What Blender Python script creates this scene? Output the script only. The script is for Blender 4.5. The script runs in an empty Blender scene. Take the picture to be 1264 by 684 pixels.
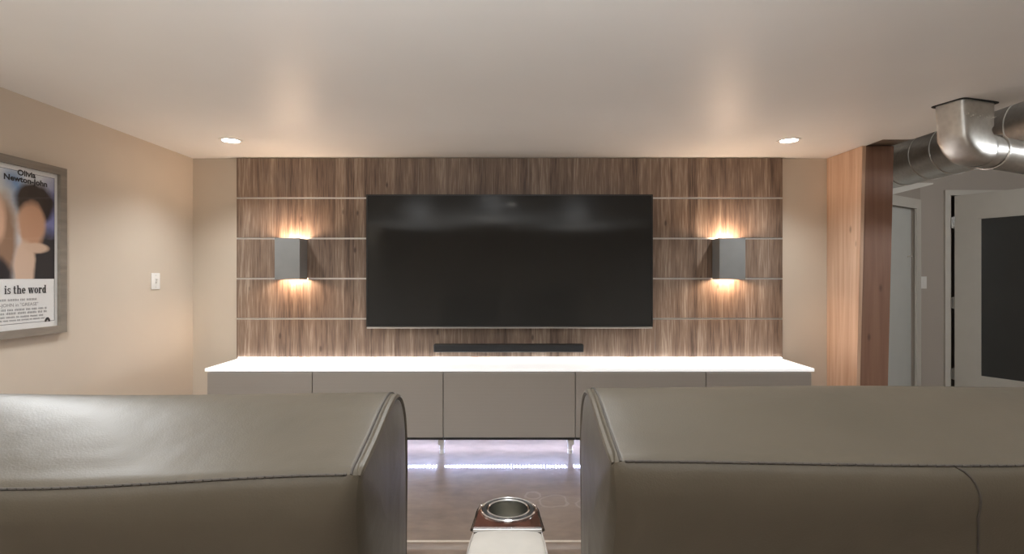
import bpy, bmesh, math, random
from mathutils import Vector, Matrix
random.seed(4)
R = math.radians
S = bpy.context.scene
COL = S.collection
CAM_H = 1.28                      # lens height above the floor


def Z(h):
    """height above the lens -> world z"""
    return CAM_H + h


# ------------------------------------------------------------------ camera
cam_d = bpy.data.cameras.new('camera')
cam_d.sensor_width = 36.0
cam_d.lens = 36.0 * 660.0 / 1264.0
cam_d.clip_start = 0.05
cam = bpy.data.objects.new('camera', cam_d)
COL.objects.link(cam)
cam.location = (0, 0, CAM_H)
cam.rotation_euler = (R(90), 0, 0)
S.camera = cam

# ------------------------------------------------------------------ world + exposure
w = bpy.data.worlds.new('world')
S.world = w
w.use_nodes = True
w.node_tree.nodes['Background'].inputs[0].default_value = (0.9, 0.85, 0.78, 1)
w.node_tree.nodes['Background'].inputs[1].default_value = 0.05
S.view_settings.view_transform = 'Standard'
S.view_settings.look = 'None'
S.view_settings.gamma = 1.0
S.view_settings.use_curve_mapping = False
S.view_settings.exposure = 0.45
S.cycles.use_denoising = True
S.cycles.max_bounces = 10
S.cycles.diffuse_bounces = 6
S.cycles.sample_clamp_indirect = 6.0

# light powers, kept together for tuning
P_SPOT_FRONT = 36.0
P_SPOT_ROOM = 52.0
P_SPOT_WALL = 80.0
P_REAR = 180.0
P_HALL = 55.0
P_SCONCE = 9.0
WARM = (1.0, 0.86, 0.70)
NEUTRAL = (0.95, 0.98, 1.0)
E_COUNTER = 26.0
E_UNDER = 62.0


def add_light(name, kind, loc, power, color, rot=None, parent=None, **kw):
    d = bpy.data.lights.new(name, kind)
    d.energy = power
    d.color = color
    for k, v in kw.items():
        setattr(d, k, v)
    o = bpy.data.objects.new(name, d)
    COL.objects.link(o)
    o.location = loc
    if rot:
        o.rotation_euler = rot
    if parent:
        o.parent = parent
        o.location = Vector(loc) - world_loc(parent)
    return o


def world_loc(o):
    v = Vector((0, 0, 0))
    while o is not None:
        v += o.location
        o = o.parent
    return v


# upward fill spots added out of view behind the camera, without fixtures
for ux, uy in ((-1.7, -1.6), (1.2, -1.9), (-0.3, -0.6)):          # added spots washing the ceiling
    add_light('rear_fill', 'SPOT', (ux, uy, 1.40), P_REAR, NEUTRAL, (R(160), 0, 0), spot_size=R(140), spot_blend=0.6, shadow_soft_size=0.15)
add_light('hall_lamp', 'POINT', (4.3, 2.2, 2.2), P_HALL, NEUTRAL, shadow_soft_size=0.14)


# ------------------------------------------------------------------ materials
def nt(name):
    m = bpy.data.materials.new(name)
    m.use_nodes = True
    t = m.node_tree
    return m, t, t.nodes['Principled BSDF']


def N(t, kind, **kw):
    n = t.nodes.new(kind)
    for k, v in kw.items():
        if k.startswith('i_'):
            n.inputs[k[2:].replace('_', ' ')].default_value = v
        else:
            setattr(n, k, v)
    return n


def ramp(t, fac, stops):
    n = t.nodes.new('ShaderNodeValToRGB')
    e = n.color_ramp.elements
    while len(e) < len(stops):
        e.new(0.5)
    for k, (p, c) in enumerate(stops):
        e[k].position = p
        e[k].color = (c[0], c[1], c[2], 1)
    t.links.new(fac, n.inputs[0])
    return n.outputs[0]


def mapping(t, scale, kind='Object', loc=(0, 0, 0)):
    tc = t.nodes.new('ShaderNodeTexCoord')
    mp = t.nodes.new('ShaderNodeMapping')
    mp.inputs['Scale'].default_value = scale
    mp.inputs['Location'].default_value = loc
    t.links.new(tc.outputs[kind], mp.inputs[0])
    return mp.outputs[0]


def bump(t, b, height, strength, dist=0.002):
    n = t.nodes.new('ShaderNodeBump')
    n.inputs['Strength'].default_value = strength
    n.inputs['Distance'].default_value = dist
    t.links.new(height, n.inputs['Height'])
    t.links.new(n.outputs[0], b.inputs['Normal'])


def mixc(t, fac, a, b_, mode='MIX'):
    n = t.nodes.new('ShaderNodeMix')
    n.data_type = 'RGBA'
    n.blend_type = mode
    for sock, v in ((n.inputs[0], fac), (n.inputs[6], a), (n.inputs[7], b_)):
        if hasattr(v, 'is_linked') or hasattr(v, 'links'):
            t.links.new(v, sock)
        elif isinstance(v, (int, float)):
            sock.default_value = v
        else:
            sock.default_value = (v[0], v[1], v[2], 1)
    return n.outputs[2]


def math_n(t, op, a, b_=None, c=None):
    n = t.nodes.new('ShaderNodeMath')
    n.operation = op
    for k, v in enumerate((a, b_, c)):
        if v is None:
            continue
        if isinstance(v, (int, float)):
            n.inputs[k].default_value = v
        else:
            t.links.new(v, n.inputs[k])
    return n.outputs[0]


def plain(name, col, rough=0.5, metal=0.0, noise=0.0, nscale=40, bmp=0.0, bscale=300, spec=0.5, coat=0.0):
    m, t, b = nt(name)
    b.inputs['Base Color'].default_value = (*col, 1)
    b.inputs['Roughness'].default_value = rough
    b.inputs['Metallic'].default_value = metal
    b.inputs['Specular IOR Level'].default_value = spec
    b.inputs['Coat Weight'].default_value = coat
    if noise:
        n = N(t, 'ShaderNodeTexNoise')
        n.inputs['Scale'].default_value = nscale
        n.inputs['Detail'].default_value = 4
        t.links.new(mapping(t, (1, 1, 1)), n.inputs['Vector'])
        lo = [c * (1 - noise) for c in col]
        hi = [min(1, c * (1 + noise)) for c in col]
        t.links.new(ramp(t, n.outputs[0], [(0.3, lo), (0.7, hi)]), b.inputs['Base Color'])
    if bmp:
        n = N(t, 'ShaderNodeTexNoise')
        n.inputs['Scale'].default_value = bscale
        n.inputs['Detail'].default_value = 3
        t.links.new(mapping(t, (1, 1, 1)), n.inputs['Vector'])
        bump(t, b, n.outputs[0], bmp)
    return m


def glow(name, col, strength):
    m, t, b = nt(name)
    b.inputs['Base Color'].default_value = (*col, 1)
    b.inputs['Emission Color'].default_value = (*col, 1)
    b.inputs['Emission Strength'].default_value = strength
    return m


M = {}
M['wall'] = plain('wall_paint', (0.58, 0.50, 0.405), 0.55, noise=0.02, nscale=3, bmp=0.06, bscale=220)
M['ceiling'] = plain('ceiling_paint', (0.82, 0.80, 0.765), 0.45, noise=0.015, nscale=2, bmp=0.03, bscale=160)
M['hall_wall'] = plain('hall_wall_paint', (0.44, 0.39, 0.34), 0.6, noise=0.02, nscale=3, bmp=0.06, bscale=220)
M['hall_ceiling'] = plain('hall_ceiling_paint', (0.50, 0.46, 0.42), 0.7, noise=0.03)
M['white_trim'] = plain('white_trim_paint', (0.62, 0.59, 0.53), 0.4, noise=0.02, nscale=6)
M['pale_door'] = plain('pale_door_paint', (0.60, 0.61, 0.58), 0.4, noise=0.02, nscale=6)
M['switch'] = plain('switch_plastic', (0.82, 0.80, 0.76), 0.3, noise=0.01)
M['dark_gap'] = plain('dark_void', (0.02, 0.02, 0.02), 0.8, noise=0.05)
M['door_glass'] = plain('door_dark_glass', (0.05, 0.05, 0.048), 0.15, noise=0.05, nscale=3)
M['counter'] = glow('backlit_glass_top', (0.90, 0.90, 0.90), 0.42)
M['channel'] = plain('brushed_aluminium', (0.62, 0.60, 0.57), 0.35, 0.7, noise=0.05, nscale=80)
M['black_plastic'] = plain('black_plastic', (0.018, 0.018, 0.018), 0.4, noise=0.05)
M['black_fabric'] = plain('speaker_cloth', (0.016, 0.016, 0.017), 0.75, noise=0.2, nscale=400, bmp=0.3, bscale=900)
M['screen'] = plain('screen_glass', (0.032, 0.032, 0.031), 0.07, noise=0.03, nscale=2, spec=0.12)
M['silver'] = plain('silver_trim', (0.50, 0.49, 0.47), 0.3, 0.9, noise=0.03)
M['chrome'] = plain('chrome', (0.78, 0.78, 0.78), 0.12, 1.0, noise=0.02)
M['steel'] = plain('cup_steel', (0.55, 0.54, 0.50), 0.24, 1.0, noise=0.03)
M['sconce'] = plain('grey_sconce_metal', (0.245, 0.25, 0.247), 0.42, 0.3, noise=0.04, nscale=10)
M['lit_leather'] = plain('lit_cream_leather', (0.385, 0.36, 0.325), 0.42, noise=0.03, nscale=30, bmp=0.12, bscale=500)  # seat leather in a paler cream, its brighter light put into the colour
M['dark_thread'] = plain('dark_thread', (0.045, 0.037, 0.030), 0.8, noise=0.1)
M['base_black'] = plain('seat_base_black', (0.03, 0.028, 0.026), 0.7, noise=0.1)
M['paper'] = plain('poster_paper', (0.74, 0.73, 0.71), 0.5, noise=0.01)
M['ink'] = plain('black_ink', (0.012, 0.011, 0.012), 0.6, noise=0.05)
M['grey_ink'] = plain('grey_ink', (0.16, 0.155, 0.15), 0.6, noise=0.05)
M['pale_joint'] = plain('pale_joint_filler', (0.50, 0.44, 0.37), 0.3, noise=0.1)
M['downlight_lens'] = glow('downlight_lens', (1.0, 0.93, 0.82), 25.0)
M['bulb'] = glow('warm_bulb', (1.0, 0.72, 0.45), 5.0)
M['led_counter'] = glow('counter_led', (0.95, 0.97, 1.0), E_COUNTER)
M['led_under'] = glow('underglow_led', (0.56, 0.64, 1.0), E_UNDER)


def leather():
    m, t, b = nt('dimmed_taupe_leather')  # same leather as the arm pad, dim light on seat backs put into colour
    n = N(t, 'ShaderNodeTexNoise')
    n.inputs['Scale'].default_value = 6
    n.inputs['Detail'].default_value = 5
    t.links.new(mapping(t, (1, 1, 1)), n.inputs['Vector'])
    t.links.new(ramp(t, n.outputs[0], [(0.3, (0.064, 0.053, 0.038)), (0.7, (0.074, 0.061, 0.044))]), b.inputs['Base Color'])
    b.inputs['Roughness'].default_value = 0.46
    b.inputs['Specular IOR Level'].default_value = 0.25
    v = N(t, 'ShaderNodeTexVoronoi')
    v.inputs['Scale'].default_value = 420
    t.links.new(mapping(t, (1, 1, 1)), v.inputs['Vector'])
    n2 = N(t, 'ShaderNodeTexNoise')
    n2.inputs['Scale'].default_value = 14
    t.links.new(mapping(t, (1, 1, 1)), n2.inputs['Vector'])
    h = math_n(t, 'MULTIPLY_ADD', n2.outputs[0], 2.0, math_n(t, 'MULTIPLY', v.outputs[0], 0.10))
    bump(t, b, h, 0.22, 0.004)
    return m


M['leather'] = leather()


def panel_wood():
    """grey-brown laminate with upright grain and uneven strips"""
    m, t, b = nt('weathered_wood_laminate')
    v1 = N(t, 'ShaderNodeTexVoronoi', voronoi_dimensions='1D')
    v1.inputs['Scale'].default_value = 13
    tc = t.nodes.new('ShaderNodeTexCoord')
    sx = t.nodes.new('ShaderNodeSeparateXYZ')
    t.links.new(tc.outputs['Object'], sx.inputs[0])
    t.links.new(sx.outputs[0], v1.inputs['W'])
    bw = t.nodes.new('ShaderNodeSeparateColor')
    t.links.new(v1.outputs['Color'], bw.inputs[0])
    g1 = N(t, 'ShaderNodeTexNoise')
    g1.inputs['Scale'].default_value = 1
    g1.inputs['Detail'].default_value = 6
    g1.inputs['Roughness'].default_value = 0.62
    g1.inputs['Distortion'].default_value = 0.35
    t.links.new(mapping(t, (26, 26, 1.6)), g1.inputs['Vector'])
    g2 = N(t, 'ShaderNodeTexNoise')
    g2.inputs['Scale'].default_value = 1
    g2.inputs['Detail'].default_value = 4
    t.links.new(mapping(t, (120, 120, 6)), g2.inputs['Vector'])
    s = math_n(t, 'MULTIPLY_ADD', bw.outputs[0], 0.15, math_n(t, 'MULTIPLY', g1.outputs[0], 0.52))
    s = math_n(t, 'MULTIPLY_ADD', g2.outputs[0], 0.46, s)
    base = ramp(t, s, [(0.37, (0.062, 0.038, 0.025)), (0.50, (0.150, 0.098, 0.068)),
                       (0.61, (0.215, 0.149, 0.107)), (0.74, (0.36, 0.285, 0.22))])
    # pale scratch streaks
    g3 = N(t, 'ShaderNodeTexNoise')
    g3.inputs['Scale'].default_value = 1
    g3.inputs['Detail'].default_value = 2
    t.links.new(mapping(t, (70, 70, 0.9), loc=(3, 0, 1)), g3.inputs['Vector'])
    st = ramp(t, g3.outputs[0], [(0.66, (0, 0, 0)), (0.74, (1, 1, 1))])
    base = mixc(t, math_n(t, 'MULTIPLY', st, 0.35), base, (0.44, 0.37, 0.30))
    # knots
    kv = N(t, 'ShaderNodeTexVoronoi')
    kv.inputs['Scale'].default_value = 1
    t.links.new(mapping(t, (6.5, 6.5, 2.8)), kv.inputs['Vector'])
    kn = ramp(t, kv.outputs['Distance'], [(0.035, (1, 1, 1)), (0.085, (0, 0, 0))])
    base = mixc(t, math_n(t, 'MULTIPLY', kn, 0.75), base, (0.045, 0.026, 0.018))
    t.links.new(base, b.inputs['Base Color'])
    b.inputs['Roughness'].default_value = 0.5
    bump(t, b, g2.outputs[0], 0.25, 0.002)
    return m


M['panel_wood'] = panel_wood()


def timber(name, dark, light, sc=(24, 24, 1.1), knots=True, rough=0.55, coat=0.0):
    m, t, b = nt(name)
    g1 = N(t, 'ShaderNodeTexNoise')
    g1.inputs['Scale'].default_value = 1
    g1.inputs['Detail'].default_value = 5
    g1.inputs['Distortion'].default_value = 0.4
    t.links.new(mapping(t, sc), g1.inputs['Vector'])
    base = ramp(t, g1.outputs[0], [(0.30, dark), (0.68, light)])
    if knots:
        kv = N(t, 'ShaderNodeTexVoronoi')
        kv.inputs['Scale'].default_value = 1
        t.links.new(mapping(t, (7, 7, 3.2)), kv.inputs['Vector'])
        kn = ramp(t, kv.outputs['Distance'], [(0.04, (1, 1, 1)), (0.11, (0, 0, 0))])
        base = mixc(t, math_n(t, 'MULTIPLY', kn, 0.6), base, [c * 0.35 for c in dark])
    t.links.new(base, b.inputs['Base Color'])
    b.inputs['Roughness'].default_value = rough
    b.inputs['Coat Weight'].default_value = coat
    bump(t, b, g1.outputs[0], 0.15, 0.002)
    return m


M['fir'] = timber('fir_timber', (0.46, 0.285, 0.185), (0.62, 0.43, 0.31))
M['post_wood'] = timber('dark_post_wood', (0.20, 0.102, 0.066), (0.28, 0.155, 0.104))  # post core toned darker than the fir side board
M['beam'] = timber('dark_beam', (0.10, 0.075, 0.055), (0.17, 0.125, 0.09), sc=(2, 14, 24))
M['burl'] = timber('burl_wood', (0.022, 0.009, 0.006), (0.085, 0.033, 0.023), sc=(34, 20, 34), knots=False, rough=0.18, coat=0.8)
M['frame_wood'] = timber('grey_frame_wood', (0.175, 0.145, 0.115), (0.24, 0.205, 0.165), sc=(30, 4, 30), knots=False, rough=0.5)


def cabinet_front():
    m, t, b = nt('ribbed_taupe_front')
    wv = N(t, 'ShaderNodeTexWave', bands_direction='Z')
    wv.inputs['Scale'].default_value = 42
    wv.inputs['Distortion'].default_value = 1.2
    wv.inputs['Detail'].default_value = 2
    t.links.new(mapping(t, (0.35, 1, 1)), wv.inputs['Vector'])
    t.links.new(ramp(t, wv.outputs['Fac'], [(0.0, (0.31, 0.28, 0.25)), (1.0, (0.35, 0.318, 0.285))]), b.inputs['Base Color'])
    b.inputs['Roughness'].default_value = 0.5
    bump(t, b, wv.outputs['Fac'], 0.12, 0.001)
    return m


M['cabinet'] = cabinet_front()


def galvanised():
    m, t, b = nt('galvanised_steel')
    v = N(t, 'ShaderNodeTexVoronoi')
    v.inputs['Scale'].default_value = 38
    t.links.new(mapping(t, (1, 1, 1)), v.inputs['Vector'])
    t.links.new(ramp(t, v.outputs['Distance'], [(0.1, (0.66, 0.65, 0.62)), (0.9, (0.74, 0.73, 0.70))]), b.inputs['Base Color'])
    b.inputs['Metallic'].default_value = 1.0
    n = N(t, 'ShaderNodeTexNoise')
    n.inputs['Scale'].default_value = 9
    t.links.new(mapping(t, (1, 1, 1)), n.inputs['Vector'])
    r = t.nodes.new('ShaderNodeMapRange')
    r.inputs[3].default_value = 0.34
    r.inputs[4].default_value = 0.46
    t.links.new(n.outputs[0], r.inputs[0])
    t.links.new(r.outputs[0], b.inputs['Roughness'])
    bump(t, b, n.outputs[0], 0.05, 0.004)
    return m


M['galv'] = galvanised()


def concrete():
    m, t, b = nt('polished_brown_concrete')
    n1 = N(t, 'ShaderNodeTexNoise')
    n1.inputs['Scale'].default_value = 1.7
    n1.inputs['Detail'].default_value = 8
    n1.inputs['Roughness'].default_value = 0.62
    n1.inputs['Distortion'].default_value = 0.8
    vec = mapping(t, (1, 1.6, 1))
    t.links.new(vec, n1.inputs['Vector'])
    base = ramp(t, n1.outputs[0], [(0.28, (0.120, 0.083, 0.059)), (0.52, (0.205, 0.150, 0.112)), (0.75, (0.29, 0.23, 0.178))])
    n2 = N(t, 'ShaderNodeTexNoise')
    n2.inputs['Scale'].default_value = 11
    n2.inputs['Detail'].default_value = 6
    t.links.new(vec, n2.inputs['Vector'])
    base = mixc(t, 0.35, base, ramp(t, n2.outputs[0], [(0.3, (0.120, 0.086, 0.063)), (0.7, (0.26, 0.20, 0.152))]))
    # old adhesive rings: pale wavering circles left in the surface
    tc = t.nodes.new('ShaderNodeTexCoord')
    sep = t.nodes.new('ShaderNodeSeparateXYZ')
    t.links.new(tc.outputs['Object'], sep.inputs[0])
    nr = N(t, 'ShaderNodeTexNoise')
    nr.inputs['Scale'].default_value = 9
    t.links.new(tc.outputs['Object'], nr.inputs['Vector'])
    total = None
    for cx, cy, rad in ((0.235, 3.05, 0.085), (0.13, 3.13, 0.05), (0.42, 3.02, 0.06), (-0.9, 3.2, 0.08)):
        dx = math_n(t, 'SUBTRACT', sep.outputs[0], cx)
        dy = math_n(t, 'SUBTRACT', sep.outputs[1], cy)
        d = math_n(t, 'SQRT', math_n(t, 'ADD', math_n(t, 'MULTIPLY', dx, dx), math_n(t, 'MULTIPLY', dy, dy)))
        d = math_n(t, 'ADD', d, math_n(t, 'MULTIPLY_ADD', nr.outputs[0], 0.10, -0.05))
        k = math_n(t, 'ABSOLUTE', math_n(t, 'SUBTRACT', d, rad))
        k = math_n(t, 'LESS_THAN', k, 0.007)
        total = k if total is None else math_n(t, 'MAXIMUM', total, k)
    base = mixc(t, math_n(t, 'MULTIPLY', total, 0.33), base, (0.42, 0.37, 0.32))
    t.links.new(base, b.inputs['Base Color'])
    b.inputs['Roughness'].default_value = 0.34
    b.inputs['Coat Weight'].default_value = 0.8
    b.inputs['Coat Roughness'].default_value = 0.035
    bump(t, b, n2.outputs[0], 0.05, 0.003)
    return m


M['floor'] = concrete()


def pane():
    m, t, b = nt('picture_glass')
    out = t.nodes['Material Output']
    tr = t.nodes.new('ShaderNodeBsdfTransparent')
    gl = t.nodes.new('ShaderNodeBsdfGlossy')
    gl.inputs['Roughness'].default_value = 0.03
    fr = t.nodes.new('ShaderNodeFresnel')
    fr.inputs[0].default_value = 1.45
    mx = t.nodes.new('ShaderNodeMixShader')
    ge = t.nodes.new('ShaderNodeNewGeometry')
    t.links.new(math_n(t, 'MULTIPLY', fr.outputs[0], math_n(t, 'SUBTRACT', 1.0, ge.outputs['Backfacing'])), mx.inputs[0])
    t.links.new(tr.outputs[0], mx.inputs[1])
    t.links.new(gl.outputs[0], mx.inputs[2])
    t.links.new(mx.outputs[0], out.inputs[0])
    return m


M['pane'] = pane()


def poster_art():
    """a plain composition of overlapping soft shapes (generic stand-in artwork)"""
    m, t, b = nt('printed_artwork')
    tc = t.nodes.new('ShaderNodeTexCoord')
    sep = t.nodes.new('ShaderNodeSeparateXYZ')
    t.links.new(tc.outputs['Object'], sep.inputs[0])
    nz = N(t, 'ShaderNodeTexNoise')
    nz.inputs['Scale'].default_value = 9
    nz.inputs['Detail'].default_value = 4
    t.links.new(tc.outputs['Object'], nz.inputs['Vector'])
    Y, ZZ = sep.outputs[1], sep.outputs[2]

    def ell(cy, cz, ry, rz, soft, wob=0.5):
        soft += 0.22
        a = math_n(t, 'DIVIDE', math_n(t, 'SUBTRACT', Y, cy), ry)
        c = math_n(t, 'DIVIDE', math_n(t, 'SUBTRACT', ZZ, cz), rz)
        d = math_n(t, 'ADD', math_n(t, 'MULTIPLY', a, a), math_n(t, 'MULTIPLY', c, c))
        d = math_n(t, 'ADD', d, math_n(t, 'MULTIPLY_ADD', nz.outputs[0], wob * 2, -wob))
        mr = t.nodes.new('ShaderNodeMapRange')
        mr.inputs[1].default_value = 1.0 - soft
        mr.inputs[2].default_value = 1.0 + soft
        mr.inputs[3].default_value = 1.0
        mr.inputs[4].default_value = 0.0
        t.links.new(d, mr.inputs[0])
        return mr.outputs[0]

    c = mixc(t, ell(2.98, 0.30, 0.12, 0.26, 0.45), (0.62, 0.64, 0.66), (0.19, 0.20, 0.40))
    c = mixc(t, ell(2.70, 0.44, 0.07, 0.10, 0.5), c, (0.16, 0.26, 0.42))
    for e, colr in ((ell(2.50, 0.30, 0.22, 0.24, 0.3), (0.50, 0.45, 0.37)),
                    (ell(2.64, 0.17, 0.09, 0.22, 0.3), (0.27, 0.16, 0.10)),
                    (ell(2.90, 0.06, 0.155, 0.19, 0.10), (0.022, 0.020, 0.022)),
                    (ell(2.83, 0.395, 0.115, 0.105, 0.12), (0.030, 0.019, 0.014)),
                    (ell(2.805, 0.265, 0.080, 0.125, 0.14), (0.50, 0.28, 0.17)),
                    (ell(2.585, 0.28, 0.075, 0.13, 0.2), (0.56, 0.35, 0.24)),
                    (ell(2.765, 0.055, 0.060, 0.13, 0.1), (0.60, 0.43, 0.32)),
                    (ell(2.84, 0.155, 0.070, 0.026, 0.2), (0.58, 0.41, 0.30)),
                    (ell(2.60, 0.0, 0.10, 0.10, 0.15), (0.025, 0.02, 0.022))):
        c = mixc(t, e, c, colr)
    t.links.new(c, b.inputs['Base Color'])
    b.inputs['Roughness'].default_value = 0.5
    return m


M['art'] = poster_art()


# ------------------------------------------------------------------ mesh helpers
class MB:
    def __init__(self):
        self.bm = bmesh.new()

    def box(self, lo, hi, r=0.0, seg=2):
        b = bmesh.new()
        bmesh.ops.create_cube(b, size=1.0)
        for v in b.verts:
            v.co = Vector([lo[k] + (v.co[k] + 0.5) * (hi[k] - lo[k]) for k in range(3)])
        if r > 0:
            bmesh.ops.bevel(b, geom=b.edges[:], offset=r, segments=seg, profile=0.5, affect='EDGES')
        return self.join(b)

    def join(self, b, mat=None):
        if mat is not None:
            b.transform(mat)
        vm = {v: self.bm.verts.new(v.co) for v in b.verts}
        for f in b.faces:
            try:
                self.bm.faces.new([vm[v] for v in f.verts])
            except ValueError:
                pass
        b.free()
        return self

    def poly(self, pts, faces):
        vs = [self.bm.verts.new(p) for p in pts]
        for f in faces:
            self.bm.faces.new([vs[k] for k in f])
        return self

    def hexa(self, p):
        """eight corners: bottom ring 0-3, top ring 4-7"""
        return self.poly(p, [(3, 2, 1, 0), (4, 5, 6, 7), (0, 1, 5, 4), (1, 2, 6, 5), (2, 3, 7, 6), (3, 0, 4, 7)])

    def prism(self, pts, axis, a, b_):
        """outline of 2-D points pushed along axis from a to b"""
        def mk(p, q):
            v = list(p)
            v.insert(axis, q)
            return Vector(v)
        n = len(pts)
        vs = [self.bm.verts.new(mk(p, a)) for p in pts] + [self.bm.verts.new(mk(p, b_)) for p in pts]
        self.bm.faces.new(vs[:n])
        self.bm.faces.new(vs[n:][::-1])
        for k in range(n):
            self.bm.faces.new((vs[k], vs[(k + 1) % n], vs[n + (k + 1) % n], vs[n + k]))
        return self

    def rings(self, rings, closed=True, cap=True):
        vs = [[self.bm.verts.new(p) for p in r] for r in rings]
        n = len(vs[0])
        for a, b_ in zip(vs, vs[1:]):
            for k in range(n if closed else n - 1):
                self.bm.faces.new((a[k], a[(k + 1) % n], b_[(k + 1) % n], b_[k]))
        if cap and closed:
            self.bm.faces.new(vs[0][::-1])
            self.bm.faces.new(vs[-1])
        return self

    def tube(self, path, r, n=10, cap=True):
        path = [Vector(p) for p in path]
        out = []
        up = None
        for k, p in enumerate(path):
            d = (path[min(k + 1, len(path) - 1)] - path[max(k - 1, 0)]).normalized()
            if up is None:
                up = Vector((0, 0, 1)) if abs(d.z) < 0.9 else Vector((1, 0, 0))
            a = d.cross(up).normalized()
            up = a.cross(d).normalized()
            rr = r[k] if isinstance(r, (list, tuple)) else r
            out.append([p + a * math.cos(2 * math.pi * j / n) * rr + up * math.sin(2 * math.pi * j / n) * rr for j in range(n)])
        return self.rings(out, True, cap)

    def lathe(self, prof, c, axis=2, n=40, close=False):
        """profile of (radius, along) turned about an axis through c"""
        out = []
        for rad, al in prof:
            ring = []
            for j in range(n):
                a = 2 * math.pi * j / n
                q = [math.cos(a) * rad, math.sin(a) * rad]
                q.insert(axis, al)
                ring.append(Vector(c) + Vector(q))
            out.append(ring)
        if close:
            out.append(out[0])
        return self.rings(out, True, False)

    def build(self, name, mat, parent=None, smooth=False, angle=40):
        bmesh.ops.recalc_face_normals(self.bm, faces=self.bm.faces[:])
        off = world_loc(parent)
        for v in self.bm.verts:
            v.co -= off
        me = bpy.data.meshes.new(name)
        self.bm.to_mesh(me)
        self.bm.free()
        me.materials.append(mat)
        if smooth:
            me.shade_smooth()
            if angle < 180:
                me.set_sharp_from_angle(angle=R(angle))
        o = bpy.data.objects.new(name, me)
        COL.objects.link(o)
        if parent is not None:
            o.parent = parent
        return o


def thing(name, label, cat, loc, group=None):
    o = bpy.data.objects.new(name, None)
    o.empty_display_size = 0.05
    COL.objects.link(o)
    o.location = loc
    o['label'] = label
    o['category'] = cat
    if group:
        o['group'] = group
    return o


def struct(name, mb, mat, parent=None, **kw):
    o = mb.build(name, mat, parent, **kw)
    if parent is None:
        o['kind'] = 'structure'
    return o


def text_mesh(name, body, size, y, z, x, mat, parent, width=None, fat=0.0, face='left'):
    """flat lettering on the left wall, reading away from the camera"""
    cu = bpy.data.curves.new(name, 'FONT')
    cu.body = body
    cu.size = size
    cu.offset = fat
    cu.resolution_u = 3
    tmp = bpy.data.objects.new(name, cu)
    COL.objects.link(tmp)
    bpy.context.view_layer.update()
    me = bpy.data.meshes.new_from_object(tmp.evaluated_get(bpy.context.evaluated_depsgraph_get()))
    bpy.data.objects.remove(tmp)
    xs = [v.co.x for v in me.vertices]
    k = 1.0 if width is None else width / (max(xs) - min(xs))
    x0 = min(xs)
    off = world_loc(parent)
    for v in me.vertices:
        a, c = (v.co.x - x0) * k, v.co.y
        v.co = Vector((x, y + a, z + c)) - off
    me.materials.clear()
    me.materials.append(mat)
    o = bpy.data.objects.new(name, me)
    COL.objects.link(o)
    o.parent = parent
    return o


# ================================================================== STRUCTURE
XL, XR = -2.53, 2.53
YB = 4.24          # back wall
HC = 0.94          # dropped ceiling above lens
ZC = Z(HC)
HALL_TOP = 2.78
REAR = -3.6
HX = 6.1

struct('floor', MB().box((XL - 0.1, REAR - 0.1, -0.1), (HX + 0.1, 7.6, 0.0)), M['floor'])
struct('wall_left', MB().box((XL - 0.12, REAR, 0), (XL, YB + 0.12, HALL_TOP)), M['wall'])
struct('wall_back', MB().box((XL, YB, 0), (2.545, YB + 0.12, HALL_TOP)), M['wall'])
struct('wall_rear', MB().box((XL - 0.12, REAR - 0.12, 0), (HX + 0.12, REAR, HALL_TOP)), M['wall'])
# dropped ceiling, L-shaped round the post, with its edge showing above the hall
cm = MB()
cm.prism([(XL, REAR), (2.735, REAR), (2.735, 3.655), (2.535, 3.655), (2.535, YB), (XL, YB)], 2, ZC, ZC + 0.12)
struct('ceiling', cm, M['ceiling'])
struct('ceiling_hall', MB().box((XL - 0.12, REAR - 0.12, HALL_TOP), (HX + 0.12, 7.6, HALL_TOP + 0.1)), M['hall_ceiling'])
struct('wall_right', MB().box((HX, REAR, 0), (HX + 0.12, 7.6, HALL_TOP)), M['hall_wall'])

# hall: slanted wall with a pale closed door, then a straight wall with an open glazed door
A = Vector((2.60, 4.479, 0))
B = Vector((4.20, 5.50, 0))
d = (B - A).normalized()
nrm = Vector((d.y, -d.x, 0))           # faces the camera


def slant(s, q, z):
    v = A + d * s + nrm * q
    return Vector((v.x, v.y, z))


L = (B - A).length


def slant_box(mb, s0, s1, q0, q1, z0, z1):
    return mb.hexa([slant(s0, q1, z0), slant(s1, q1, z0), slant(s1, q0, z0), slant(s0, q0, z0),
                    slant(s0, q1, z1), slant(s1, q1, z1), slant(s1, q0, z1), slant(s0, q0, z1)])


D1_R = 1.78        # right jamb of the pale door along the slanted wall
D1_L = 0.90
TOP1 = Z(0.705)
mb = MB()
slant_box(mb, 0.0, D1_L, -0.12, 0.0, 0, HALL_TOP)
slant_box(mb, D1_R, L + 0.0, -0.12, 0.0, 0, HALL_TOP)
slant_box(mb, D1_L, D1_R, -0.12, 0.0, TOP1, HALL_TOP)
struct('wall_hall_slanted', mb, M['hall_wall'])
dr = slant_box(MB(), D1_L + 0.004, D1_R - 0.004, -0.075, -0.035, 0.01, TOP1 - 0.004).build('door_1', M['pale_door'])
dr['kind'] = 'structure'
mb = MB()
slant_box(mb, D1_R - 0.012, D1_R + 0.085, 0.0, 0.02, 0, TOP1 + 0.085)
slant_box(mb, D1_L - 0.085, D1_L + 0.012, 0.0, 0.02, 0, TOP1 + 0.085)
slant_box(mb, D1_L + 0.012, D1_R - 0.012, 0.0, 0.02, TOP1 - 0.012, TOP1 + 0.085)
slant_box(mb, D1_R - 0.10, D1_R - 0.075, -0.03, -0.0, TOP1 - 0.5, TOP1 - 0.49)
struct('trim_1', mb, M['white_trim'])

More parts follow.
